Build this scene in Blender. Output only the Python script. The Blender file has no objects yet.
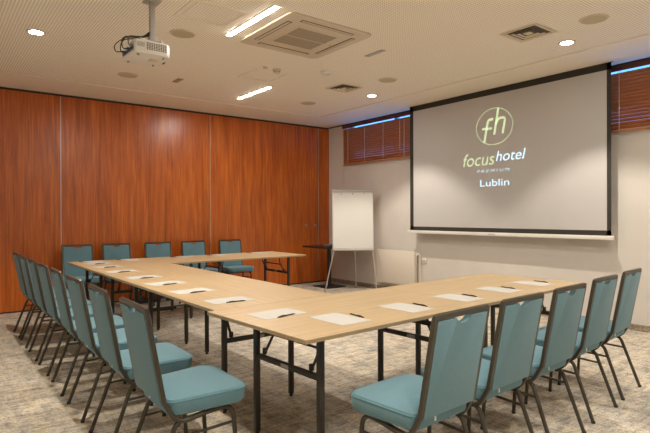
import bpy, bmesh, math, random
from mathutils import Vector, Matrix
random.seed(7)
PI = math.pi
SC = bpy.context.scene
COL = SC.collection

# ------------------------------------------------------------------ materials
def mat(name, color, rough=0.6, metal=0.0, spec=0.5, emit=None, estr=0.0, sheen=0.0):
    m = bpy.data.materials.new(name); m.use_nodes = True
    b = m.node_tree.nodes['Principled BSDF']
    b.inputs['Base Color'].default_value = (*color, 1)
    b.inputs['Roughness'].default_value = rough
    b.inputs['Metallic'].default_value = metal
    b.inputs['Specular IOR Level'].default_value = spec
    if sheen:
        b.inputs['Sheen Weight'].default_value = sheen
    if emit:
        b.inputs['Emission Color'].default_value = (*emit, 1)
        b.inputs['Emission Strength'].default_value = estr
    return m

def nd(m, kind, **kw):
    n = m.node_tree.nodes.new(kind)
    for k, v in kw.items():
        setattr(n, k, v)
    return n

def coords(m, scale=(1, 1, 1)):
    tc = nd(m, 'ShaderNodeTexCoord'); mp = nd(m, 'ShaderNodeMapping')
    mp.inputs['Scale'].default_value = scale
    m.node_tree.links.new(tc.outputs['Object'], mp.inputs['Vector'])
    return mp.outputs['Vector']

def noise(m, vec, scale=1.0, detail=4.0, rough=0.6, dist=0.0):
    n = nd(m, 'ShaderNodeTexNoise')
    n.inputs['Scale'].default_value = scale; n.inputs['Detail'].default_value = detail
    n.inputs['Roughness'].default_value = rough; n.inputs['Distortion'].default_value = dist
    m.node_tree.links.new(vec, n.inputs['Vector'])
    return n.outputs['Fac']

def ramp(m, fac, stops):
    r = nd(m, 'ShaderNodeValToRGB')
    e = r.color_ramp.elements
    while len(e) < len(stops):
        e.new(0.5)
    for i, (p, c) in enumerate(stops):
        e[i].position = p; e[i].color = (*c, 1)
    m.node_tree.links.new(fac, r.inputs['Fac'])
    return r.outputs['Color']

def mixc(m, fac, a, b, mode='MIX'):
    x = nd(m, 'ShaderNodeMix', data_type='RGBA', blend_type=mode)
    L = m.node_tree.links
    for sock, v in ((x.inputs[0], fac), (x.inputs[6], a), (x.inputs[7], b)):
        if isinstance(v, (int, float)):
            sock.default_value = v
        elif isinstance(v, tuple):
            sock.default_value = (*v, 1)
        else:
            L.new(v, sock)
    return x.outputs[2]

def setc(m, col):
    m.node_tree.links.new(col, m.node_tree.nodes['Principled BSDF'].inputs['Base Color'])

def bump(m, h, strength=0.2, dist=0.002):
    b = nd(m, 'ShaderNodeBump'); b.inputs['Strength'].default_value = strength
    b.inputs['Distance'].default_value = dist
    m.node_tree.links.new(h, b.inputs['Height'])
    m.node_tree.links.new(b.outputs['Normal'], m.node_tree.nodes['Principled BSDF'].inputs['Normal'])

M = {}
M['plaster'] = mat('wall plaster', (0.66, 0.60, 0.52), 0.85)
setc(M['plaster'], ramp(M['plaster'], noise(M['plaster'], coords(M['plaster']), 3, 3), [(0.3, (0.62, 0.59, 0.55)), (0.7, (0.65, 0.62, 0.58))]))
M['ceil'] = mat('ceiling paint', (0.84, 0.77, 0.66), 0.9)
# perforated acoustic board: round holes on a 25 mm grid
def perforated():
    m = mat('perforated acoustic board', (0.68, 0.60, 0.48), 0.9)
    v = coords(m, (1 / 0.025, 1 / 0.025, 1))
    fr = nd(m, 'ShaderNodeVectorMath', operation='FRACTION')
    m.node_tree.links.new(v, fr.inputs[0])
    sub = nd(m, 'ShaderNodeVectorMath', operation='SUBTRACT'); sub.inputs[1].default_value = (0.5, 0.5, 0.0)
    m.node_tree.links.new(fr.outputs[0], sub.inputs[0])
    mul = nd(m, 'ShaderNodeVectorMath', operation='MULTIPLY'); mul.inputs[1].default_value = (1, 1, 0)
    m.node_tree.links.new(sub.outputs[0], mul.inputs[0])
    ln = nd(m, 'ShaderNodeVectorMath', operation='LENGTH')
    m.node_tree.links.new(mul.outputs[0], ln.inputs[0])
    c = ramp(m, ln.outputs['Value'], [(0.24, (0.55, 0.49, 0.39)), (0.32, (0.93, 0.875, 0.785))])
    setc(m, c)
    return m
M['perf'] = perforated()
M['wood'] = mat('red brown wood veneer', (0.35, 0.09, 0.02), 0.30, spec=0.5)
def woodfill():
    m = M['wood']
    v = coords(m, (1, 1, 0.035)); v2 = coords(m, (1, 1, 0.12))
    f1 = noise(m, v, 38, 7, 0.7, 0.5); f2 = noise(m, v2, 6, 3, 0.5, 1.2); f3 = noise(m, coords(m, (1, 1, 0.02)), 120, 2)
    # veneer leaves: each half panel has its own tone
    bx = nd(m, 'ShaderNodeTexBrick'); 
    c1 = ramp(m, f1, [(0.25, (0.30, 0.056, 0.007)), (0.5, (0.55, 0.132, 0.016)), (0.75, (0.74, 0.225, 0.034))])
    c2 = ramp(m, f2, [(0.3, (0.62, 0.56, 0.5)), (0.65, (1, 1, 1))])
    c = mixc(m, 0.75, c1, c2, 'MULTIPLY')
    c3 = ramp(m, f3, [(0.3, (0.72, 0.68, 0.64)), (0.6, (1, 1, 1))])
    setc(m, mixc(m, 0.6, c, c3, 'MULTIPLY'))
    m.node_tree.nodes.remove(bx)
woodfill()
def carpet():
    m = mat('patchy beige carpet', (0.4, 0.33, 0.25), 0.95, spec=0.1)
    va = coords(m, (1, 3.5, 1)); vb = coords(m, (4.0, 1, 1))
    a = noise(m, va, 3.2, 5, 0.75, 0.3); b = noise(m, vb, 2.6, 5, 0.75, 0.3)
    fine = noise(m, coords(m, (60, 90, 60)), 1.0, 3, 0.8)
    mid = noise(m, coords(m, (9, 34, 10)), 1.0, 3, 0.7)
    mid2 = noise(m, coords(m, (34, 9, 10)), 1.0, 3, 0.7)
    c1 = ramp(m, a, [(0.38, (0.31, 0.285, 0.25)), (0.49, (0.58, 0.53, 0.46)), (0.60, (0.80, 0.70, 0.54))])
    c2 = ramp(m, b, [(0.38, (0.36, 0.35, 0.33)), (0.50, (0.62, 0.58, 0.51)), (0.60, (0.76, 0.67, 0.52))])
    c = mixc(m, 0.5, c1, c2)
    s = ramp(m, mid, [(0.33, (0.55, 0.52, 0.48)), (0.55, (1, 1, 1))])
    s2 = ramp(m, mid2, [(0.33, (0.6, 0.57, 0.52)), (0.52, (1, 1, 1))])
    c = mixc(m, 0.8, c, s, 'MULTIPLY'); c = mixc(m, 0.7, c, s2, 'MULTIPLY')
    f = ramp(m, fine, [(0.35, (0.45, 0.43, 0.40)), (0.58, (1.1, 1.1, 1.1))])
    setc(m, mixc(m, 0.7, c, f, 'MULTIPLY'))
    bump(m, fine, 0.4, 0.004)
    return m
M['carpet'] = carpet()
def speckle():
    m = mat('speckled skirting', (0.3, 0.25, 0.18), 0.7)
    setc(m, ramp(m, noise(m, coords(m), 34, 4, 0.8), [(0.36, (0.13, 0.10, 0.07)), (0.62, (0.40, 0.33, 0.24))]))
    return m
M['skirt'] = speckle()
def oak(name, dark=1.0, axis=0):
    m = mat(name, (0.6, 0.4, 0.22), 0.42, spec=0.4)
    sc = (0.5, 9, 9) if axis == 0 else (9, 0.5, 9)
    f = noise(m, coords(m, sc), 5, 5, 0.65, 0.4)
    sc2 = (2, 90, 90) if axis == 0 else (90, 2, 90)
    g = noise(m, coords(m, sc2), 1.0, 2, 0.5)
    k = dark
    c = ramp(m, f, [(0.3, (0.44 * k, 0.32 * k, 0.18 * k)), (0.7, (0.53 * k, 0.405 * k, 0.24 * k))])
    setc(m, mixc(m, 0.4, c, ramp(m, g, [(0.35, (0.8, 0.76, 0.7)), (0.6, (1, 1, 1))]), 'MULTIPLY'))
    return m
M['oak'] = oak('pale oak laminate')
M['oak_edge'] = oak('oak edge band', 0.78)
M['steel'] = mat('black painted steel', (0.030, 0.026, 0.021), 0.35, spec=0.5)
M['bronze'] = mat('bronze brown painted tube', (0.055, 0.048, 0.034), 0.38, metal=0.3)
def fabric(name, a, b):
    m = mat(name, a, 0.9, spec=0.15, sheen=0.12)
    f = noise(m, coords(m, (1, 1, 1)), 420, 2, 0.7)
    setc(m, ramp(m, f, [(0.35, a), (0.65, b)]))
    bump(m, f, 0.25, 0.001)
    return m
M['teal'] = fabric('dusty teal upholstery', (0.098, 0.197, 0.245), (0.152, 0.272, 0.318))
M['piping'] = fabric('teal piping', (0.09, 0.205, 0.25), (0.13, 0.27, 0.31))
M['white'] = mat('white plastic', (0.72, 0.70, 0.66), 0.5)
M['tag'] = mat('white label', (0.8, 0.8, 0.78), 0.6)
M['paper'] = mat('white paper', (0.50, 0.49, 0.46), 0.85)
M['pen'] = mat('dark pen barrel', (0.035, 0.022, 0.017), 0.3)
M['pen2'] = mat('brown pen tip', (0.10, 0.05, 0.03), 0.35, metal=0.5)
M['black'] = mat('matt black', (0.018, 0.016, 0.014), 0.55)
M['blackgl'] = mat('dark table laminate', (0.02, 0.015, 0.013), 0.25)
M['screen'] = mat('grey white screen fabric', (0.50, 0.49, 0.485), 0.9)
M['border'] = mat('black screen border', (0.03, 0.028, 0.022), 0.8)
M['board'] = mat('white board', (0.66, 0.65, 0.62), 0.3)
M['alu'] = mat('brushed aluminium', (0.55, 0.53, 0.50), 0.35, metal=0.8)
M['grey'] = mat('grey metal', (0.42, 0.41, 0.38), 0.45, metal=0.2)
M['lampw'] = mat('lit diffuser', (0.9, 0.9, 0.9), 0.5, emit=(1.0, 0.945, 0.87), estr=46.0)
M['lampd'] = mat('lit downlight lens', (0.9, 0.9, 0.9), 0.5, emit=(1.0, 0.92, 0.80), estr=14.0)
M['ac'] = mat('cream air conditioner plastic', (0.62, 0.54, 0.43), 0.5)
M['acdark'] = mat('dark air slot', (0.10, 0.085, 0.06), 0.7)
M['olive'] = mat('olive grille cloth', (0.52, 0.45, 0.31), 0.85)
M['green'] = mat('projected pale green', (0.5, 0.6, 0.4), 0.9, emit=(0.48, 0.60, 0.36), estr=0.14)
M['blue'] = mat('projected pale blue', (0.5, 0.62, 0.7), 0.9, emit=(0.46, 0.70, 0.90), estr=0.20)
M['dimblue'] = mat('projected dim blue', (0.35, 0.45, 0.5), 0.9, emit=(0.2, 0.32, 0.42), estr=0.40)
M['blind'] = mat('brown wooden blind slats', (0.22, 0.065, 0.022), 0.35)
setc(M['blind'], ramp(M['blind'], noise(M['blind'], coords(M['blind'], (30, 1, 30)), 4, 4), [(0.3, (0.36, 0.115, 0.035)), (0.7, (0.52, 0.19, 0.065))]))
M['valance'] = mat('dark blind valance', (0.085, 0.02, 0.012), 0.4)
M['cord'] = mat('pale cord', (0.55, 0.50, 0.42), 0.8)
M['rad'] = mat('white radiator enamel', (0.72, 0.67, 0.58), 0.4)
M['cable'] = mat('black cable', (0.02, 0.018, 0.016), 0.5)
M['vent'] = mat('pale olive vent paint', (0.66, 0.58, 0.43), 0.6)
M['plate'] = mat('pinkish brown plate', (0.40, 0.27, 0.20), 0.6)
M['glass'] = mat('window glass', (1, 1, 1), 0.0)
_b = M['glass'].node_tree.nodes['Principled BSDF']; _b.inputs['Transmission Weight'].default_value = 1.0; _b.inputs['IOR'].default_value = 1.05
M['grillef'] = mat('air intake grille', (0.40, 0.34, 0.25), 0.8)
def grille():
    m = M['grillef']
    w = nd(m, 'ShaderNodeTexWave', wave_type='BANDS', bands_direction='X'); w.inputs['Scale'].default_value = 28
    m.node_tree.links.new(coords(m), w.inputs['Vector'])
    setc(m, ramp(m, w.outputs['Fac'], [(0.3, (0.20, 0.165, 0.11)), (0.6, (0.50, 0.43, 0.33))]))
grille()

# ------------------------------------------------------------------ mesh builder
def fillet(pts, r, n=5):
    pts = [Vector(p) for p in pts]; out = [pts[0]]
    for i in range(1, len(pts) - 1):
        a, b, c = pts[i - 1], pts[i], pts[i + 1]
        d1 = (a - b); d2 = (c - b)
        rr = min(r, d1.length * 0.48, d2.length * 0.48)
        p0 = b + d1.normalized() * rr; p1 = b + d2.normalized() * rr
        for k in range(n + 1):
            t = k / n
            out.append((1 - t) ** 2 * p0 + 2 * t * (1 - t) * b + t * t * p1)
    out.append(pts[-1]); return out

class MB:
    def __init__(s):
        s.bm = bmesh.new()
    def box(s, x0, x1, y0, y1, z0, z1, bevel=0.0, mi=0, mtx=None, seg=2):
        r = bmesh.ops.create_cube(s.bm, size=1.0)
        vs = r['verts']
        for v in vs:
            v.co = Vector(((x0 + x1) / 2 + v.co.x * (x1 - x0), (y0 + y1) / 2 + v.co.y * (y1 - y0), (z0 + z1) / 2 + v.co.z * (z1 - z0)))
        if mtx is not None:
            for v in vs: v.co = mtx @ v.co
        fs = list({f for v in vs for f in v.link_faces})
        if bevel > 0:
            es = list({e for f in fs for e in f.edges})
            b = bmesh.ops.bevel(s.bm, geom=es, offset=bevel, segments=seg, profile=0.5, affect='EDGES')
            fs = list(b['faces']) + [f for f in fs if f.is_valid]
        for f in fs:
            if f.is_valid: f.material_index = mi
        return s
    def cyl(s, c, r, h, n=24, r2=None, mi=0, mtx=None):
        g = bmesh.ops.create_cone(s.bm, cap_ends=True, segments=n, radius1=r, radius2=r if r2 is None else r2, depth=h)
        for v in g['verts']:
            v.co = v.co + Vector(c) + Vector((0, 0, h / 2))
            if mtx is not None: v.co = mtx @ v.co
            for f in v.link_faces: f.material_index = mi
        return s
    def tube(s, pts, r, n=8, sq=None, closed=False, up=None):
        """sweep; sq=(w,h) gives a rounded rectangle profile, with w across 'up'"""
        pts = [Vector(p) for p in pts]
        N = len(pts)
        if sq:
            w, h = sq[0] / 2, sq[1] / 2; c = min(w, h) * 0.35
            prof = [(w - c, -h), (w, -h + c), (w, h - c), (w - c, h), (-w + c, h), (-w, h - c), (-w, -h + c), (-w + c, -h)]
        else:
            prof = [(math.cos(2 * PI * k / n) * r, math.sin(2 * PI * k / n) * r) for k in range(n)]
        rings = []; nrm = None
        for i in range(N):
            if closed:
                t = (pts[(i + 1) % N] - pts[i - 1])
            else:
                t = pts[min(i + 1, N - 1)] - pts[max(i - 1, 0)]
            t.normalize()
            if nrm is None:
                a = Vector(up) if up else (Vector((0, 0, 1)) if abs(t.z) < 0.9 else Vector((1, 0, 0)))
                nrm = (a - t * a.dot(t)).normalized()
            else:
                nrm = (nrm - t * nrm.dot(t)).normalized()
            b = t.cross(nrm)
            rings.append([s.bm.verts.new(pts[i] + nrm * p[1] + b * p[0]) for p in prof])
        k = len(prof)
        for i in range(N if closed else N - 1):
            A, B = rings[i], rings[(i + 1) % N]
            for j in range(k):
                s.bm.faces.new((A[j], A[(j + 1) % k], B[(j + 1) % k], B[j]))
        if not closed:
            s.bm.faces.new(rings[0][::-1]); s.bm.faces.new(rings[-1])
        return s
    def prism(s, poly, f, t0, t1, bevel=0.0, mi=0, seg=2):
        """poly list of (a,b); f(a,b,t) -> point"""
        A = [s.bm.verts.new(f(a, b, t0)) for a, b in poly]; B = [s.bm.verts.new(f(a, b, t1)) for a, b in poly]
        n = len(poly); fs = []
        fs.append(s.bm.faces.new(A[::-1])); fs.append(s.bm.faces.new(B))
        for i in range(n):
            fs.append(s.bm.faces.new((A[i], A[(i + 1) % n], B[(i + 1) % n], B[i])))
        if bevel > 0:
            es = list({e for ff in fs[:2] for e in ff.edges})
            r = bmesh.ops.bevel(s.bm, geom=es, offset=bevel, segments=seg, profile=0.5, affect='EDGES')
            fs = [q for q in fs if q.is_valid] + list(r['faces'])
        for ff in fs: ff.material_index = mi
        return s
    def build(s, name, m, parent=None, smooth=True, loc=None):
        bmesh.ops.recalc_face_normals(s.bm, faces=s.bm.faces[:])
        me = bpy.data.meshes.new(name); s.bm.to_mesh(me); s.bm.free()
        ms = m if isinstance(m, (list, tuple)) else [m]
        for q in ms: me.materials.append(q)
        if smooth:
            me.polygons.foreach_set('use_smooth', [True] * len(me.polygons))
            for pg in me.polygons:
                if pg.area > 0.02: pg.use_smooth = False
            try: me.set_sharp_from_angle(angle=math.radians(35))
            except Exception: pass
        o = bpy.data.objects.new(name, me); COL.objects.link(o)
        if parent: o.parent = parent
        if loc: o.location = loc
        return o

def empty(name, loc=(0, 0, 0), rz=0.0):
    o = bpy.data.objects.new(name, None); COL.objects.link(o)
    o.location = loc; o.rotation_euler = (0, 0, rz); o.empty_display_size = 0.05
    return o
def tag(o, label, cat, group=None):
    o['label'] = label; o['category'] = cat
    if group: o['group'] = group
    return o
def struct(o):
    o['kind'] = 'structure'; return o
def kids(o): return [c for c in bpy.data.objects if c.parent == o]
def copy_tree(o, parent=None):
    c = o.copy(); COL.objects.link(c)
    if parent is not None: c.parent = parent
    for ch in kids(o): copy_tree(ch, c)
    return c

# ------------------------------------------------------------------ room
UW, VW, CZ = 4.975, 6.195, 3.056
UL, VB = -1.80, -3.30
T = 0.74
struct(MB().box(UL - .2, UW + .3, VB - .2, VW + .3, -0.12, 0).build('floor', M['carpet'], smooth=False))
cb = MB()
PX0, PX1, PY0, PY1 = -0.90, 4.13, VB + .8, 5.36      # perforated field
struct(MB().box(PX0, PX1, PY0, PY1, CZ, CZ + .08).build('ceiling', M['perf'], smooth=False))
cb.box(UL - .2, PX0, VB - .2, VW + .3, CZ - .004, CZ + .10)
cb.box(PX1, UW + .3, VB - .2, VW + .3, CZ - .004, CZ + .10)
cb.box(PX0, PX1, VB - .2, PY0, CZ - .004, CZ + .10)
cb.box(PX0, PX1, PY1, VW + .3, CZ - .004, CZ + .10)
o = struct(cb.build('ceiling', M['ceil'], smooth=False)); o.name = 'ceiling_border'
o.name = 'trim_1'
# shadow-gap bead round the perforated field
t = MB()
for a in ((PX0 - .012, PX0, PY0 - .012, PY1 + .012), (PX1, PX1 + .012, PY0 - .012, PY1 + .012), (PX0, PX1, PY0 - .012, PY0), (PX0, PX1, PY1, PY1 + .012)):
    t.box(*a, CZ - .010, CZ - .003)
struct(t.build('trim_2', M['ceil'], smooth=False))
# walls
struct(MB().box(UL - .2, UL, VB - .2, VW + .2, 0, CZ).build('wall_left', M['plaster'], smooth=False))
struct(MB().box(UL, UW, VB - .2, VB, 0, CZ).build('wall_back', M['plaster'], smooth=False))
struct(MB().box(UL, UW + .3, VW + .06, VW + .25, 0, CZ).build('wall_front', M['plaster'], smooth=False))
W1 = (3.25, 5.66); W2 = (-1.55, 1.15); WZ0, WZ1 = 2.34, 3.035
wr = MB()
wr.box(UW, UW + .22, VB - .2, VW + .06, 0, WZ0)
wr.box(UW, UW + .22, VB - .2, VW + .06, WZ1, CZ)
wr.box(UW, UW + .22, W1[1], VW + .06, WZ0, WZ1)
wr.box(UW, UW + .22, W2[1], W1[0], WZ0, WZ1)
wr.box(UW, UW + .22, VB - .2, W2[0], WZ0, WZ1)
struct(wr.build('wall_right', M['plaster'], smooth=False))
struct(MB().box(UW - .014, UW, VB, VW - .02, CZ - .022, CZ - .004).build('gap_shade_strip', M['border'], smooth=False))  # black strip stands in for the shadow line between wall and ceiling
for k, (a, b) in enumerate((W1, W2)):
    f = MB()
    f.box(UW + .12, UW + .18, a, b, WZ0, WZ0 + .05); f.box(UW + .12, UW + .18, a, b, WZ1 - .012, WZ1)
    f.box(UW + .12, UW + .18, a, a + .05, WZ0, WZ1); f.box(UW + .12, UW + .18, b - .05, b, WZ0, WZ1)
    f.box(UW + .12, UW + .18, (a + b) / 2 - .03, (a + b) / 2 + .03, WZ0, WZ1)
    w = struct(f.build('window_%d' % (k + 1), M['white'], smooth=False))
    MB().box(UW + .145, UW + .150, a + .05, b - .05, WZ0 + .05, WZ1 - .012).build('pane', M['glass'], w, smooth=False)
struct(MB().box(UW - .014, UW, VB, VW, 0, .072, bevel=.003).build('baseboard_right', M['skirt'], smooth=False))
struct(MB().box(UL, UL + .014, VB, VW, 0, .072, bevel=.003).build('baseboard_left', M['skirt'], smooth=False))

# movable wooden partition wall
edges = [UL, 0.126, 2.42, 4.71, UW + .004]
for k in range(4):
    p = MB().box(edges[k] + .004, edges[k + 1] - .004, VW, VW + .05, .022, CZ - .035, bevel=.002).build('wooden_partition_panel', M['wood'], None, smooth=False)
    desc = ['reddish wood wall panel at the far left, left of the first pale seam',
            'reddish wood wall panel directly behind the left three far chairs',
            'reddish wood wall panel behind the two rightmost far chairs',
            'narrow reddish wood wall strip beside the corner behind the flip chart'][k]
    tag(p, desc, 'wall panel', 'wooden partition panels')
    if k < 3:
        MB().box(edges[k + 1] - .004, edges[k + 1] + .0035, VW - .003, VW + .03, .03, CZ - .04).build('edge_strip', M['bronze' if k == 5 else 'alu'], p, smooth=False)
    if k == 2:
        for u in (4.41, 4.62):
            q = MB().cyl((0, 0, 0), .026, .012, 20, mtx=Matrix.Translation((u, VW, 1.115)) @ Matrix.Rotation(PI / 2, 4, 'X')).build('lock_rosette', M['alu'], p)
            MB().box(u - .006, u + .006, VW - .018, VW - .010, 1.10, 1.13).build('keyhole', M['black'], q)
struct(MB().box(UL, UW, VW + .01, VW + .06, CZ - .035, CZ - .004).build('trim_4', M['black'], smooth=False))
struct(MB().box(UL, UW, VW + .01, VW + .06, 0, .022).build('trim_5', M['black'], smooth=False))

# ------------------------------------------------------------------ chair
def back_pt(x, s, t=0.0):
    """backrest plane: s height, lean backwards"""
    y = -0.166 - (s - 0.44) * 0.180
    return Vector((x, y + t, s))
def make_chair():
    root = empty('banquet_chair')
    # seat cushion: plan outline with rounded corners, domed
    sb = MB()
    hw, y0, y1, r = .234, -.150, .252, .075
    ol = []
    for cx, cy, a0 in ((hw - r, y1 - r, 0), (-hw + r, y1 - r, 90), (-hw + .026 + r * .6, y0 + r * .6, 180), (hw - .026 - r * .6, y0 + r * .6, 270)):
        rr = r if cy > 0 else r * .6
        for k in range(7):
            a = math.radians(a0 + 15 * k); ol.append((cx + rr * math.cos(a), cy + rr * math.sin(a)))
    levels = [(.400, .955), (.412, .985), (.452, 1.0), (.470, .992), (.478, .965), (.484, .85), (.488, .55)]
    rings = []
    for z, sc_ in levels:
        rings.append([sb.bm.verts.new((x * sc_, .015 + (y - .015) * sc_, z - .012 * (1 if z > .44 else .3) * max(0, (-y + .05)) / .25)) for x, y in ol])
    n = len(ol)
    for a, b in zip(rings, rings[1:]):
        for i in range(n): sb.bm.faces.new((a[i], a[(i + 1) % n], b[(i + 1) % n], b[i]))
    sb.bm.faces.new(rings[-1]); sb.bm.faces.new(rings[0][::-1])
    seat = sb.build('seat', M['teal'], root)
    MB().tube([(x * .994, .015 + (y - .015) * .994, .468 - .012 * max(0, (-y + .05)) / .25) for x, y in ol], .0035, 6, closed=True).build('piping', M['piping'], seat)
    MB().box(-.07, -.060, y0 - .003, y0 + .003, .415, .438).build('care_tag', M['tag'], seat, smooth=False)
    MB().box(-.18, .18, -.11, .19, .386, .402, bevel=.003).build('seat_base', M['black'], root)
    # backrest panel with arched hand hold
    hw = .180; top = .880; bot = .452
    pl = [(-hw, bot), (hw, bot), (hw, top)]
    for k in range(0, 9):
        a = PI * k / 8
        pl.append((math.cos(a) * .050, top - .001 - math.sin(a) * .030))
    pl.append((-hw, top))
    MB().prism(pl, lambda a, b, t: back_pt(a, b, t), -.013, .018, bevel=.0035).build('backrest', M['teal'], root)
    # frame round the back, bending forward under the seat
    fx = .190
    pts = [(-fx, .03, .378), (-fx, -.110, .355)] + [tuple(back_pt(-fx, .47)), tuple(back_pt(-fx, .897)), tuple(back_pt(fx, .897)), tuple(back_pt(fx, .47)), (fx, -.110, .355), (fx, .03, .378)]
    P = [Vector(p) for p in pts]
    path = [P[0]] + fillet([P[0], P[1], P[2]], .075, 7)[1:-1] + fillet([P[2], P[3], P[4]], .008, 2)[:-1] + fillet([P[3], P[4], P[5]], .008, 2)[1:] + fillet([P[5], P[6], P[7]], .075, 7)[1:]
    cl = [path[0]]
    for p in path[1:]:
        if (p - cl[-1]).length > .002: cl.append(p)
    MB().tube(cl, .01, sq=(.020, .026), up=(1, 0, 0)).build('back_frame', M['bronze'], root)
    for sx in (-1, 1):
        a = fillet([(sx * .190, .205, .004), (sx * .186, .178, .388), (sx * .186, .02, .374)], .07, 7)
        l1 = MB().tube(a, .0115, 10, up=(1, 0, 0)).build('leg', M['bronze'], root)
        b = fillet([(sx * .186, .02, .374), (sx * .186, -.112, .362), (sx * .200, -.242, .004)], .035, 6)
        l2 = MB().tube(b, .0115, 10, up=(1, 0, 0)).build('leg', M['bronze'], root)
        MB().cyl((sx * .19, .205, 0), .0125, .016, 12).build('foot_cap', M['black'], l1)
        MB().cyl((sx * .200, -.242, 0), .0125, .016, 12).build('foot_cap', M['black'], l2)
        MB().tube([(sx * .187, .187, .30), (sx * .189, -.142, .285)], .0075, 8).build('side_rail', M['bronze'], root)
    return root

chairs = []
col_v = [0.555, 1.21, 1.82, 2.42, 3.02, 3.58, 4.16, 4.68]
ordw = ['nearest the camera', 'second from the camera', 'third from the camera', 'fourth from the camera', 'fifth from the camera', 'sixth from the camera', 'second from the far end', 'by the wood wall']
proto = make_chair()
for i, v in enumerate(col_v):
    c = proto if i == 0 else copy_tree(proto)
    c.location = (-.36, v, 0); c.rotation_euler = (0, 0, -PI / 2 + random.uniform(-.02, .02))
    tag(c, 'teal banquet chair in the left row, ' + ordw[i], 'chair', 'chairs along the left side of the table')
    chairs.append(c)
near = [(.44, -.285, 3), (.975, -.245, 3), (1.52, -.205, 4), (2.12, -.13, 5), (2.695, -.06, 6.5)]
nl = ['teal banquet chair leftmost and largest in the front right row', 'teal banquet chair second from the left in the front right row', 'teal banquet chair in the middle of the front right row of five',
      'teal banquet chair second from the right in the front right row', 'teal banquet chair at the right end of the front right row']
for i, (x, y, a) in enumerate(near):
    c = copy_tree(proto); c.location = (x, y, 0); c.rotation_euler = (0, 0, math.radians(a))
    tag(c, nl[i], 'chair', 'chairs along the near right side of the table')
far = [(.295, 5.75, 0), (.83, 5.74, 2), (1.425, 5.73, -3), (2.01, 5.73, -1), (2.65, 5.72, -3)]
fl = ['teal banquet chair against the wood wall, leftmost of the far row of five', 'teal banquet chair second from the left in the far row', 'teal banquet chair against the wood wall, middle of the far row',
      'teal banquet chair second from the right in the far row', 'teal banquet chair against the wood wall, rightmost of the far row']
for i, (x, y, a) in enumerate(far):
    c = copy_tree(proto); c.location = (x, y, 0); c.rotation_euler = (0, 0, PI + math.radians(a))
    tag(c, fl[i], 'chair', 'chairs along the far side of the table')

# ------------------------------------------------------------------ folding tables
W = 0.9535
def make_table(L, i0, i1, jn, jf, label, wd=W, skew=0.0, shift=0.0):
    """local x = length 0..L, y = depth 0..W ; frames at x=i0 and L-i1 ; legs at y=jn and W-jf"""
    root = empty('folding_table')
    tag(root, label, 'table', 'folding tables set in a U shape')
    e = .0012
    plan = [(e + shift + skew * wd, e), (L - e, e), (L - e, wd - e), (e + shift, wd - e)]
    ff = lambda a, b, t: Vector((a, b, t))
    tb = MB().prism(plan, ff, T - .004, T).build('tabletop', M['oak'], root, smooth=False)
    MB().prism(plan, ff, T - .020, T - .0042).build('edge_band', M['oak_edge'], tb, smooth=False)
    for xx, sg in ((i0, 1), (L - i1, -1)):
        ya, yb = jn, wd - jf
        for y in (ya, yb):
            lg = MB().box(xx - .016, xx + .016, y - .016, y + .016, .018, T - .024, bevel=.003).build('leg', M['steel'], root)
            MB().cyl((xx, y, 0), .013, .02, 14).build('foot_glide', M['black'], lg)
        MB().box(xx - .011, xx + .011, ya + .016, yb - .016, .463, .495, bevel=.003).build('crossbar', M['steel'], root)
        MB().box(xx - .02, xx + .02, ya - .03, yb + .03, T - .034, T - .020, bevel=.002).build('mounting_rail', M['steel'], root)
        x2 = xx + sg * .17
        for y in (ya + .095, yb - .06):
            br = MB().tube([(xx + sg * .012, y, .488), (xx + sg * .08, y, .600), (xx + sg * .105, y, T - .022)], .008, sq=(.016, .010)).build('folding_brace', M['steel'], root)
            MB().box(xx + sg * .018 - .010, xx + sg * .018 + .010, y - .012, y + .012, .495, .530, bevel=.002).build('brace_catch', M['steel'], br)
        MB().tube([(xx + sg * .08, ya + .075, .600), (xx + sg * .08, yb - .045, .600)], .008, 8).build('hinge_rod', M['steel'], root)
        MB().box(xx - .0125, xx - .0115, (ya + yb) / 2 - .035, (ya + yb) / 2 + .035, .469, .489).build('rating_plate', M['grey'], root, smooth=False)
    return root
LR, LA, LB, LF = 1.512, 1.9294, 1.3056, 1.493
ry = math.radians(3.139)
def R2(u, v): return (u * math.cos(ry) - v * math.sin(ry), u * math.sin(ry) + v * math.cos(ry))
t1 = make_table(LR, .227, .205, .165, .195, 'pale oak folding table forming the near corner of the U')
t1.rotation_euler = (0, 0, ry)
t2 = make_table(LR, .227, .205, .165, .195, 'pale oak folding table at the right end of the near row, below the screen')
t2.rotation_euler = (0, 0, ry); t2.location = (*R2(LR, 0), 0)
# column tables: length along +v, depth along +u  (local x -> +v, local y -> -u  : rotate 90 and offset)
def column(v0, L, label, jn=.215, jf=.235, **kw):
    t = make_table(L, .246, .246, jf, jn, label, **kw)   # local y measured from the inner edge
    t.rotation_euler = (0, 0, PI / 2); t.location = (W, v0, 0)
    return t
t3 = column(W + .0, LA, 'long pale oak folding table joining the near corner table on the left', jn=.185, skew=math.tan(ry), shift=W / math.cos(ry) - W + .001)
t4 = column(W + LA, LB, 'shorter pale oak folding table in the left side of the U, farther back')
V2 = W + LA + LB
t5 = make_table(LF, .2, .2, .17, .13, 'pale oak folding table at the far left corner of the U, by the wood wall')
t5.location = (0, V2, 0)
t6 = make_table(LF, .2, .2, .17, .13, 'pale oak folding table at the free end of the far row, near the flip chart')
t6.location = (LF, V2, 0)

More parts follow.
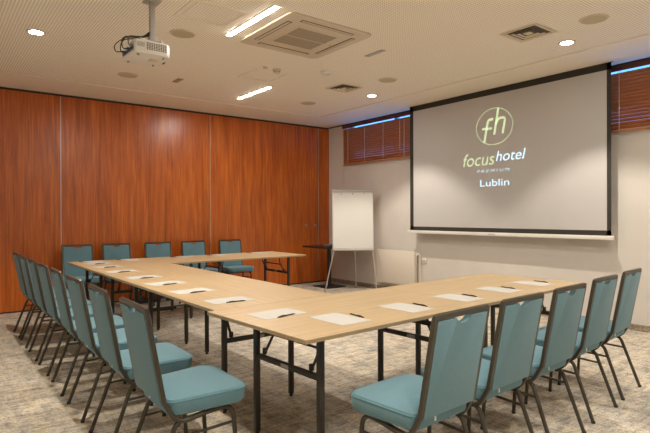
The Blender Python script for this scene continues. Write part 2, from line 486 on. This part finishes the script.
# ------------------------------------------------------------------ papers and pens
def paper_mesh():
    o = MB().box(-.105, .105, -.1485, .1485, 0, .0008).build('sheet_of_paper', M['paper'], smooth=False); return o
def pen_obj():
    r = empty('ballpoint_pen')
    rx = Matrix.Rotation(-PI / 2, 4, 'X')
    MB().cyl((0, 0, -.065), .004, .11, 10, mtx=rx).build('barrel', M['pen'], r)
    MB().cyl((0, 0, .045), .004, .018, 10, r2=.0012, mtx=rx).build('tip', M['pen2'], r)
    MB().cyl((0, 0, -.078), .003, .013, 8, mtx=rx).build('push_button', M['pen2'], r)
    MB().box(-.0012, .0012, -.055, -.02, .0042, .0062).build('clip', M['pen2'], r)
    return r
P0 = paper_mesh(); N0 = pen_obj(); first = [True]
def setting(px, py, pa, nx, ny, na, where, grp):
    p = P0 if first[0] else copy_tree(P0); n = N0 if first[0] else copy_tree(N0); first[0] = False
    p.location = (px, py, T + .0005); p.rotation_euler = (0, 0, math.radians(pa))
    n.location = (nx, ny, T + .0053); n.rotation_euler = (0, 0, math.radians(na))
    tag(p, 'white sheet of paper, ' + where, 'paper', 'sheets of paper ' + grp)
    tag(n, 'dark ballpoint pen, ' + where, 'pen', 'pens ' + grp)
# column: long side of the sheet along u; pens to the right (-v) of each sheet
cpens = [(.254, .537, 12), (.253, 1.146, -2), (.233, 1.713, 10), (.236, 2.281, 14), (.233, 2.849, 16), (.22, 3.50, 14), (.24, 4.10, 16), (.26, 4.60, 16)]
cn = ['at the place nearest the corner of the left row', 'second place of the left row from the camera', 'third place of the left row from the camera', 'fourth place of the left row from the camera',
      'fifth place of the left row from the camera', 'sixth place of the left row from the camera', 'second place from the far end of the left row', 'last place of the left row by the far corner']
for (x, y, a), w in zip(cpens, cn):
    setting(x - .012, y + .098, -90 + a * .35, x, y, a - 90, w, 'along the left row')
npens = [(.559, .294, 0), (1.105, .31, 0), (1.667, .352, 0), (2.22, .404, 0), (2.765, .442, 0)]
nn = ['at the near corner place of the front right row', 'second place of the front right row from the corner', 'middle place of the front right row', 'fourth place of the front right row', 'last place at the right end of the front right row']
for (x, y, a), w in zip(npens, nn):
    setting(x - .125, y - .005, 2, x, y, 173 - 180 + 1, w, 'along the front right row')
fpens = [(.13, 5.0, 12), (.585, 5.0, 10), (1.31, 5.0, 14), (1.845, 5.0, 10), (2.50, 5.0, 8)]
fn = ['leftmost place of the far row', 'second place of the far row from the left', 'middle place of the far row', 'fourth place of the far row', 'rightmost place of the far row']
for (x, y, a), w in zip(fpens, fn):
    setting(x + .15, y - .05, 3, x, y, 180 + a, w, 'along the far row')

# ------------------------------------------------------------------ projection screen
US = 4.79
scr = empty('projection_screen', (US, 2.3, 1.02))
tag(scr, 'large white projection screen with black border showing a hotel logo', 'projection screen')
def at(o, loc=None):
    """re-parent keeping world placement for geometry given in world coordinates"""
    return o
def wpart(mb, name, m, root, smooth=True):
    off = Vector(root.location)
    for v in mb.bm.verts: v.co -= off
    return mb.build(name, m, root, smooth)
VL_, VR_ = 3.833, .742
surf = wpart(MB().box(US, US + .004, VR_ + .045, VL_ - .072, 1.13, 2.968), 'screen_surface', M['screen'], scr, False)
b = MB()
b.box(US - .001, US + .006, VL_ - .072, VL_, 1.068, 3.05); b.box(US - .001, US + .006, VR_, VR_ + .045, 1.068, 3.05)
b.box(US - .001, US + .006, VR_, VL_, 1.068, 1.13); b.box(US - .001, US + .006, VR_, VL_, 2.968, 3.05)
wpart(b, 'black_border', M['border'], scr, False)
wpart(MB().box(US - .016, US + .018, VR_ - .032, VL_ + .05, 1.022, 1.070, bevel=.006), 'bottom_bar', M['white'], scr)
wpart(MB().box(US - .002, US + .03, VR_ - .02, VL_ + .03, 3.0505, 3.0515), 'ceiling_slot', M['black'], scr, False)
wpart(MB().box(US - .0175, US - .0162, 2.25, 2.36, 1.040, 1.050), 'maker_plate', M['grey'], scr, False)

TXM = Matrix(((0, 0, -1, 0), (-1, 0, 0, 0), (0, 1, 0, 0), (0, 0, 0, 1)))
def screen_text(s, vl, vr, z0, z1, m, shear=0.0, name='projected_word', spacing=1.0, bold=0.0):
    cu = bpy.data.curves.new('tmp', 'FONT'); cu.body = s; cu.size = 1; cu.shear = shear; cu.space_character = spacing; cu.offset = bold
    cu.extrude = 0.0
    o = bpy.data.objects.new('tmp', cu); COL.objects.link(o)
    dg = bpy.context.evaluated_depsgraph_get(); dg.update()
    me = bpy.data.meshes.new_from_object(o.evaluated_get(dg))
    bpy.data.objects.remove(o)
    xs = [v.co.x for v in me.vertices]; ys = [v.co.y for v in me.vertices]
    x0, x1, y0, y1 = min(xs), max(xs), min(ys), max(ys)
    for v in me.vertices:
        a = (v.co.x - x0) / (x1 - x0); c = (v.co.y - y0) / (y1 - y0)
        v.co = Vector((US - .0012, vl + (vr - vl) * a, z0 + (z1 - z0) * c)) - Vector(scr.location)
    me.name = name; me.materials.clear(); me.materials.append(m)
    ob = bpy.data.objects.new(name, me); COL.objects.link(ob); ob.parent = surf
    return ob
screen_text('focus', 2.79, 2.265, 2.004, 2.182, M['green'], .22)
screen_text('hotel', 2.245, 1.80, 2.045, 2.182, M['blue'], .22)
screen_text('PREMIUM', 2.553, 2.035, 1.905, 1.942, M['dimblue'], .25, spacing=1.7)
screen_text('Lublin', 2.50, 2.043, 1.709, 1.803, M['blue'])
# ring and letters of the logo
rg = MB(); cvv, czz = 2.275, 2.527
n = 72; rgv = []
for k in range(n):
    a = 2 * PI * k / n
    rgv.append([rg.bm.verts.new(Vector((US - .0012, cvv - math.cos(a) * (.290 - w_), czz + math.sin(a) * (.254 - w_))) - Vector(scr.location)) for w_ in (0, .008)])
for k in range(n):
    A, B = rgv[k], rgv[(k + 1) % n]; rg.bm.faces.new((A[0], B[0], B[1], A[1]))
rg.build('projected_ring', M['green'], surf, False)
def stroke(paths, name):
    s = MB()
    for path, w in paths:
        pts = [Vector((a, b_)) for a, b_ in path]
        if len(pts) > 2: 
            f = fillet([(p.x, p.y, 0) for p in pts], .06, 6); pts = [Vector((q.x, q.y)) for q in f]
        L_, R_ = [], []
        for i, p in enumerate(pts):
            t_ = (pts[min(i + 1, len(pts) - 1)] - pts[max(i - 1, 0)]).normalized(); nn_ = Vector((-t_.y, t_.x)) * w / 2
            for lst, q in ((L_, p + nn_), (R_, p - nn_)):
                lst.append(s.bm.verts.new(Vector((US - .0012, q.x, q.y)) - Vector(scr.location)))
        for i in range(len(pts) - 1): s.bm.faces.new((L_[i], L_[i + 1], R_[i + 1], R_[i]))
    s.build(name, M['green'], surf, False)
stroke([([(2.205, 2.772), (2.272, 2.412)], .036), ([(2.243, 2.555), (2.205, 2.63), (2.10, 2.63), (2.115, 2.54), (2.141, 2.414)], .034)], 'projected_letter')
stroke([([(2.285, 2.628), (2.362, 2.632), (2.385, 2.55), (2.43, 2.318)], .036), ([(2.468, 2.512), (2.305, 2.504)], .030)], 'projected_letter')

# ------------------------------------------------------------------ blinds
def blind(v0, v1, label, cords, wand=None, long_cord=None):
    U = UW - .05
    r = empty('wooden_blind', (UW - .03, (v0 + v1) / 2, 2.26))
    tag(r, label, 'window blind', 'brown wooden blinds')
    wpart(MB().box(U - .03, U - .018, v0, v1, 2.955, 3.018, bevel=.003), 'valance', M['valance'], r)
    s = MB(); z = 2.918; ang = math.radians(41)
    while z > 2.31:
        mt = Matrix.Translation((U, 0, z)) @ Matrix.Rotation(ang, 4, 'Y')
        s.box(-.024, .024, v0 + .01, v1 - .01, -.0015, .0015, mtx=mt)
        z -= .0405
    wpart(s, 'slats', M['blind'], r, False)
    wpart(MB().box(U - .022, U + .022, v0 + .01, v1 - .01, 2.258, 2.276, bevel=.004), 'bottom_rail', M['blind'], r)
    for c in cords:
        wpart(MB().tube([(U - .026, c, 2.96), (U - .026, c, 2.262)], .0036, 6), 'ladder_cord', M['cord'], r)
    if wand:
        wpart(MB().tube([(U - .034, wand, 2.95), (U - .034, wand, 2.42)], .004, 6), 'pull_cord', M['cord'], r)
    if long_cord:
        wpart(MB().tube([(UW - .012, long_cord, 2.27), (UW - .012, long_cord, 1.83)], .004, 6), 'hanging_cord', M['cord'], r)
    return r
blind(3.2, 5.69, 'brown wooden slatted blind over the window left of the projection screen', [5.52, 5.05, 4.57, 4.07, 3.6], 3.96 + .2, 5.728 - .01)
blind(-1.6, 1.2, 'brown wooden slatted blind over the window right of the projection screen', [.70, .2, -.3, -.9, -1.3], None)

# ------------------------------------------------------------------ radiator
rd = empty('panel_radiator', (UW - .06, 4.26, .15))
tag(rd, 'white panel radiator low on the wall between flip chart and screen', 'radiator')
b = MB(); b.box(UW - .105, UW - .093, 3.83, 4.70, .15, .715, bevel=.005)
wpart(b, 'front_panel', M['rad'], rd)
wpart(MB().box(UW - .045, UW - .035, 3.83, 4.70, .15, .715, bevel=.004), 'rear_panel', M['rad'], rd)
b = MB()
for k in range(30): b.box(UW - .093, UW - .045, 3.85 + k * .029, 3.853 + k * .029, .16, .712)
wpart(b, 'top_grille', M['rad'], rd, False)
wpart(MB().box(UW - .105, UW - .035, 3.822, 3.832, .15, .72, bevel=.002), 'side_cover', M['rad'], rd)
wpart(MB().box(UW - .105, UW - .035, 4.70, 4.71, .15, .72, bevel=.002), 'side_cover', M['rad'], rd)
for v in (4.0, 4.5): wpart(MB().box(UW - .035, UW - .001, v - .02, v + .02, .25, .64), 'wall_bracket', M['rad'], rd)
wpart(MB().tube(fillet([(UW - .055, 3.745, .0), (UW - .055, 3.745, .665), (UW - .055, 3.825, .665)], .02, 4), .009, 8), 'supply_pipe', M['rad'], rd)
wpart(MB().cyl((0, 0, 0), .022, .06, 16, mtx=Matrix.Translation((UW - .055, 3.77, .675)) @ Matrix.Rotation(-PI / 2, 4, 'Y')), 'thermostat_valve', M['white'], rd)
so = MB().box(UW - .018, UW, 3.65, 3.73, .53, .61, bevel=.006).build('wall_socket', M['white'])
tag(so, 'small white wall socket beside the radiator valve', 'socket')
MB().cyl((0, 0, 0), .02, .002, 20, mtx=Matrix.Translation((UW - .018, 3.69, .57)) @ Matrix.Rotation(-PI / 2, 4, 'Y')).build('socket_well', M['grey'], so)

# ------------------------------------------------------------------ flip chart
fc = empty('flip_chart', (4.44, 4.84, 0), math.radians(52.5 - 90))
tag(fc, 'white flip chart easel with a blank pad standing in the far corner', 'flip chart')
# local x to the viewer's right, local -y toward the viewer
tl = math.radians(7)
BT = Matrix.Translation((0, 0, .72)) @ Matrix.Rotation(-tl, 4, 'X')
MB().box(-.355, .355, 0, .012, 0, 1.03, bevel=.004, mtx=BT).build('board', M['board'], fc)
MB().box(-.335, .335, -.008, -.001, .02, .985, mtx=BT).build('paper_pad', M['board'], fc, smooth=False)
cb_ = MB().box(-.365, .365, -.018, .014, 1.005, 1.045, bevel=.004, mtx=BT).build('clamp_bar', M['grey'], fc)
for x in (-.2, 0, .2):
    MB().cyl((0, 0, 0), .008, .012, 10, mtx=BT @ Matrix.Translation((x, -.01, .968)) @ Matrix.Rotation(PI / 2, 4, 'X')).build('pad_pin', M['black'], cb_)
MB().box(-.355, .355, -.045, .002, -.02, .0, bevel=.003, mtx=BT).build('pen_tray', M['grey'], fc)
bt = lambda x, y, z: tuple(BT @ Vector((x, y, z)))
for sx in (-1, 1):
    MB().tube([bt(sx * .30, .022, .55), (sx * .335, -.0, .70), (sx * (.49 if sx < 0 else .39), -.17, .004)], .011, 10).build('leg', M['alu'], fc)
MB().tube([bt(0, .03, .85), (.05, .20, .5), (.075, .42, .004)], .011, 10).build('leg', M['alu'], fc)

# ------------------------------------------------------------------ black pedestal table
pt = empty('pedestal_table', (4.48, 5.56, 0))
tag(pt, 'small square black pedestal table between the wood wall and the flip chart', 'side table')
MB().box(-.355, .355, -.355, .355, .722, .752, bevel=.003).build('tabletop', M['blackgl'], pt)
MB().cyl((0, 0, .012), .036, .70, 24).build('pillar', M['black'], pt)
MB().box(-.22, .22, -.22, .22, 0, .014, bevel=.003).build('base_plate', M['black'], pt)
MB().box(-.13, .13, -.13, .13, .712, .722).build('mounting_plate', M['black'], pt)
bk = empty('folded_napkin', (4.44, 5.50, .7525), .3)
tag(bk, 'small folded teal cloth lying on the black pedestal table', 'cloth')
MB().box(-.09, .09, -.07, .07, 0, .012, bevel=.005, seg=3).build('lower_fold', M['teal'], bk)
MB().box(-.085, .08, -.065, .066, .0125, .026, bevel=.006, seg=3).build('upper_fold', M['teal'], bk)

# ------------------------------------------------------------------ projector
PU, PV = .07, 2.24
pj = empty('ceiling_projector', (PU, PV, 2.54))
tag(pj, 'white projector hanging from the ceiling on a grey pole', 'projector')
wpart(MB().box(PU - .06, PU + .06, PV - .06, PV + .06, CZ - .012, CZ, bevel=.002), 'ceiling_plate', M['grey'], pj)
wpart(MB().box(PU - .02, PU + .02, PV - .02, PV + .02, 2.76, CZ - .01, bevel=.003), 'pole', M['grey'], pj)
br = wpart(MB().box(PU - .03, PU + .03, PV - .03, PV + .03, 2.715, 2.765, bevel=.006), 'bracket', M['grey'], pj)
for a, c in ((-.13, -.11), (.04, -.11), (-.13, .11), (.04, .11)):
    wpart(MB().tube([(PU, PV, 2.725), (PU + a, PV + c, 2.70), (PU + a, PV + c, 2.66)], .008, 6), 'bracket_arm', M['grey'], pj)
bx0, bx1, by0, by1, bz0, bz1 = PU - .19, PU + .095, PV - .17, PV + .17, 2.575, 2.675
pl = []
for cx, cy, a0 in ((bx1 - .05, by1 - .05, 0), (bx0 + .015, by1 - .015, 90), (bx0 + .015, by0 + .015, 180), (bx1 - .05, by0 + .05, 270)):
    rr = .05 if a0 in (0, 270) else .015
    for k in range(6):
        a = math.radians(a0 + 18 * k); pl.append((cx + rr * math.cos(a), cy + rr * math.sin(a)))
body = wpart(MB().prism(pl, lambda a, b_, t_: Vector((a, b_, t_)), bz0, bz1, bevel=.012, seg=3), 'casing', M['white'], pj)
g = MB()
for r_ in range(5):
    for k in range(9):
        u0 = PU - .10 + k * .018
        g.box(u0, u0 + .012, by0 - .0015, by0 + .001, 2.605 + r_ * .012, 2.612 + r_ * .012)
wpart(g, 'side_vents', M['acdark'], pj, False)
wpart(MB().box(PU - .175, PU - .115, by0 - .0015, by0 + .001, 2.62, 2.655), 'control_panel', M['grey'], pj, False)
wpart(MB().cyl((0, 0, 0), .045, .035, 24, mtx=Matrix.Translation((bx1 - .01, PV + .06, 2.625)) @ Matrix.Rotation(PI / 2, 4, 'Y')), 'lens', M['black'], pj)
g = MB().box(bx0 - .001, bx0 + .002, PV - .15, PV + .15, 2.59, 2.66)
wpart(g, 'connector_panel', M['grey'], pj, False)
g = MB()
for k in range(6): g.box(bx0 - .008, bx0, PV - .13 + k * .045, PV - .10 + k * .045, 2.605, 2.63)
wpart(g, 'connector', M['black'], pj, False)
g = MB().box(PU - .03, PU + .04, PV - .05, PV + .03, bz0 - .003, bz0 + .001, bevel=.001)
wpart(g, 'underside_label', M['ac'], pj)
g = MB()
for a, c in ((-.15, -.12), (.05, -.12), (.05, .12), (-.15, .13)): g.cyl((PU + a, PV + c, bz0 - .012), .010, .014, 12)
wpart(g, 'foot', M['grey'], pj)
for k, (dy, bow, zz) in enumerate(((-.12, .05, 2.64), (-.03, .08, 2.635), (.06, .06, 2.63), (.10, .11, 2.64), (-.07, .10, 2.62))):
    pts = [(PU - .022, PV, 2.80 - k * .008), (PU - .08, PV + dy * .2, 2.745), (bx0 - bow * .4, PV + dy * .6, 2.715), (bx0 - bow * .75, PV + dy, 2.665), (bx0 - bow * .6, PV + dy, zz - .02), (bx0 - .006, PV + dy, zz)]
    wpart(MB().tube(fillet(pts, .06, 5), .0042, 6), 'cable', M['cable'], pj)

# ------------------------------------------------------------------ ceiling fittings
def linear(u, v0, v1, label):
    r = empty('linear_ceiling_light', (u, (v0 + v1) / 2, CZ)); tag(r, label, 'ceiling light', 'linear ceiling lights')
    wpart(MB().box(u - .025, u + .025, v0 - .004, v1 + .004, CZ - .006, CZ + .02, bevel=.001), 'housing', M['white'], r)
    wpart(MB().box(u - .021, u + .021, v0 + .02, v1 - .02, CZ - .0072, CZ - .0055), 'diffuser', M['lampw'], r, False)
    return r
linear(.93, 1.69, 2.60, 'large lit linear ceiling light beside the air conditioning cassette')
linear(2.30, 4.05, 4.97, 'smaller looking lit linear ceiling light nearer the wood wall')
linear(2.30, -1.35, -.45, 'added linear fill light above the front right chairs, out of view')  # unseen lamp, added as fill for the right side
linear(.93, -1.9, -1.0, 'added linear fill light above the camera, out of view')  # also added out of view, fills the near part of the room
def downlight(u, v, label):
    r = empty('recessed_downlight', (u, v, CZ)); tag(r, label, 'downlight', 'round recessed downlights')
    g = MB()
    ring = []
    for k in range(28):
        a = 2 * PI * k / 28
        ring.append([g.bm.verts.new((math.cos(a) * rr, math.sin(a) * rr, zz)) for rr, zz in ((.085, 0.0), (.083, -.006), (.062, -.006), (.058, -.001))])
    for k in range(28):
        for j in range(3): g.bm.faces.new((ring[k][j], ring[(k + 1) % 28][j], ring[(k + 1) % 28][j + 1], ring[k][j + 1]))
    g.build('trim_ring', M['ac'], r)
    MB().cyl((0, 0, -.004), .058, .003, 28).build('lens', M['lampd'], r)
    li = bpy.data.lights.new('downlight beam', 'SPOT'); li.energy = DOWN; li.color = (1, .90, .76)
    li.spot_size = math.radians(100); li.spot_blend = .35; li.shadow_soft_size = .035
    lo = bpy.data.objects.new('downlight_beam', li); COL.objects.link(lo); lo.parent = r; lo.location = (0, 0, -.02)
DOWN = 26
for u, v, l in ((-.56, 3.60, 'lit round downlight in the ceiling at the far left above the left row'), (3.76, 3.62, 'lit round downlight in the ceiling above the left edge of the screen'),
                (3.76, .72, 'lit round downlight in the ceiling above the right edge of the screen'), (-.56, .70, 'added round downlight above the nearest left chair, out of view'),
                (-.56, -2.2, 'added round downlight behind the camera at the left, out of view'), (3.76, -2.2, 'added round downlight at the back right, out of view')):  # last three are unseen, added for fill by continuing the downlight grid
    downlight(u, v, l)
def disc(u, v, r, label, name='ceiling_speaker'):
    o_ = MB().cyl((0, 0, -.008), r, .008, 36, r2=r + .008).build(name, M['ac']); o_.location = (u, v, CZ)
    tag(o_, label, 'speaker', 'round ceiling speakers')
    MB().cyl((0, 0, -.0095), r - .012, .003, 36).build('speaker_grille', M['olive'], o_)
disc(.56, 2.80, .115, 'round olive ceiling speaker right of the projector pole')
disc(.59, 4.61, .115, 'round olive ceiling speaker beyond the projector, above the far left chairs')
disc(3.33, .25, .115, 'round olive ceiling speaker at the top right above the screen')
disc(3.33, 2.85, .115, 'round olive ceiling speaker between the two square vents')
disc(3.31, 4.58, .115, 'round olive ceiling speaker near the far right corner of the room')
def vent(u, v, label):
    h = .19
    r = empty('square_air_vent', (u, v, CZ)); tag(r, label, 'air vent', 'square ceiling air vents')
    g = MB()
    for k in range(4):
        a = h - k * .038; c = a - (.034 if k == 0 else .026); z0 = -.006 - .0015 * k; z1 = .008
        A = [g.bm.verts.new((sx * a, sy * a, z0)) for sx, sy in ((-1, -1), (1, -1), (1, 1), (-1, 1))]
        B = [g.bm.verts.new((sx * c, sy * c, z1 if k else -.006)) for sx, sy in ((-1, -1), (1, -1), (1, 1), (-1, 1))]
        for i in range(4): g.bm.faces.new((A[i], A[(i + 1) % 4], B[(i + 1) % 4], B[i]))
    g.box(-.035, .035, -.035, .035, -.006, -.002)
    g.build('louvres', M['vent'], r, False)
    MB().box(-h + .02, h - .02, -h + .02, h - .02, -.002, .02).build('vent_throat', M['acdark'], r, False)
vent(3.15, 3.51, 'square olive louvred air vent left above the screen')
vent(3.19, .80, 'square olive louvred air vent near the top right of the ceiling')
# air conditioning cassette
ac = empty('ceiling_cassette', (1.555, 2.195, CZ)); ac.scale = (1, 1, .6); tag(ac, 'large square cream air conditioning cassette in the middle of the ceiling', 'air conditioner')
pl = []
for cx, cy, a0 in ((.425, .425, 0), (-.425, .425, 90), (-.425, -.425, 180), (.425, -.425, 270)):
    for k in range(6):
        a = math.radians(a0 + 18 * k); pl.append((cx + .05 * math.cos(a), cy + .05 * math.sin(a)))
MB().prism(pl, lambda a, b_, t_: Vector((a, b_, t_)), -.024, 0, bevel=.012, seg=4).build('panel', M['ac'], ac)
MB().box(-.25, .25, -.25, .25, -0.0300, -0.0230, bevel=.006).build('intake_surround', M['ac'], ac)
MB().box(-.225, .225, -.225, -.008, -0.0315, -0.0290).build('intake_grille', M['grillef'], ac, False)
MB().box(-.225, .225, .008, .225, -0.0315, -0.0290).build('intake_grille', M['grillef'], ac, False)
for k in range(4):
    mt = Matrix.Rotation(k * PI / 2, 4, 'Z')
    s_ = MB().box(-.30, .30, -.395, -.345, -0.0255, -0.0230, bevel=.003, mtx=mt).build('air_slot', M['acdark'], ac)
    MB().box(-.29, .29, -.385, -.358, -0.0315, -0.0260, bevel=.002, mtx=mt).build('air_flap', M['ac'], s_)
MB().box(.30, .33, -.015, .015, -0.0260, -0.0230).build('indicator', M['olive'], ac, False)
# access hatches
def hatch(u, v, a, b_, label):
    r = empty('ceiling_hatch', (u, v, CZ)); tag(r, label, 'access hatch', 'square ceiling access hatches')
    g = MB(); w_ = .034
    g.box(-a, a, -b_, -b_ + w_, -.006, .002); g.box(-a, a, b_ - w_, b_, -.006, .002)
    g.box(-a, -a + w_, -b_ + w_, b_ - w_, -.006, .002); g.box(a - w_, a, -b_ + w_, b_ - w_, -.006, .002)
    g.build('hatch_frame', M['ceil'], r, False)
    MB().box(-a + w_ + .02, a - w_ - .02, -b_ + w_ + .02, b_ - w_ - .02, -.002, .001).build('hatch_door', M['perf'], r, False)
hatch(.565, 2.20, .25, .22, 'square perforated access hatch between projector and linear light')
hatch(1.94, 3.62, .23, .25, 'square perforated access hatch beside the smoke detector')
sd = MB().cyl((0, 0, -.018), .050, .018, 28).cyl((0, 0, -.045), .030, .027, 28, r2=.046).build('smoke_detector', M['ac']); sd.location = (1.93, 3.30, CZ)
tag(sd, 'small round smoke detector beyond the air conditioning cassette', 'smoke detector')
MB().cyl((0, 0, -.032), .040, .006, 28).build('sensing_slot', M['valance'], sd)
se = MB().cyl((0, 0, -.018), .022, .018, 20, r2=.03).build('ceiling_sensor', M['ac']); se.location = (1.77, 3.30, CZ)
tag(se, 'tiny cream ceiling sensor just left of the smoke detector', 'sensor')
wf = MB().cyl((0, 0, -.012), .088, .012, 32).cyl((0, 0, -.030), .060, .018, 32, r2=.086).build('wireless_access_point', M['white']); wf.location = (2.49, 3.02, CZ)
tag(wf, 'round white dome device on the ceiling right of the smoke detector', 'access point')
MB().cyl((0, 0, -.031), .02, .002, 16).build('status_light', M['grey'], wf)
def slotp(u, v, a, b_, m, label, cat, name):
    o_ = MB().box(-a, a, -b_, b_, -.006, 0, bevel=.002).build(name, m); o_.location = (u, v, CZ); tag(o_, label, cat)
    MB().box(-a + .01, a - .01, -b_ + .012, b_ - .012, -.0075, -.005).build('cover_insert', m, o_)
slotp(2.44, 2.14, .03, .14, M['grey'], 'slim grey rectangular ceiling plate right of the air conditioning cassette', 'ceiling plate', 'ceiling_plate')
slotp(1.18, 4.49, .035, .11, M['plate'], 'small brown rectangular ceiling plate beyond the projector', 'ceiling plate', 'ceiling_plate')

# ------------------------------------------------------------------ world, camera, view
w = bpy.data.worlds.new('World'); SC.world = w; w.use_nodes = True
bg = w.node_tree.nodes['Background']; bg.inputs[0].default_value = (.10, .36, 1.0, 1); bg.inputs[1].default_value = .42
cam = bpy.data.cameras.new('camera'); co = bpy.data.objects.new('camera', cam); COL.objects.link(co)
cam.sensor_width = 36; cam.lens = 516.95 / 650 * 36; cam.clip_start = .02
yaw, pitch, roll = math.radians(52.4858), math.radians(-.1714), math.radians(-.1761)
F = Vector((math.cos(yaw) * math.cos(pitch), math.sin(yaw) * math.cos(pitch), math.sin(pitch)))
Rt = Vector((math.sin(yaw), -math.cos(yaw), 0)); Up = Rt.cross(F)
Rr = Rt * math.cos(roll) + Up * math.sin(roll); Ur = -Rt * math.sin(roll) + Up * math.cos(roll)
mw = Matrix((( Rr.x, Ur.x, -F.x, -1.3776), (Rr.y, Ur.y, -F.y, -1.9427), (Rr.z, Ur.z, -F.z, 1.3182), (0, 0, 0, 1)))
co.matrix_world = mw
SC.camera = co
vs = SC.view_settings; vs.view_transform = 'Standard'; vs.look = 'None'; vs.exposure = 2.62; vs.gamma = 1; vs.use_curve_mapping = False
SC.cycles.max_bounces = 14; SC.cycles.diffuse_bounces = 10
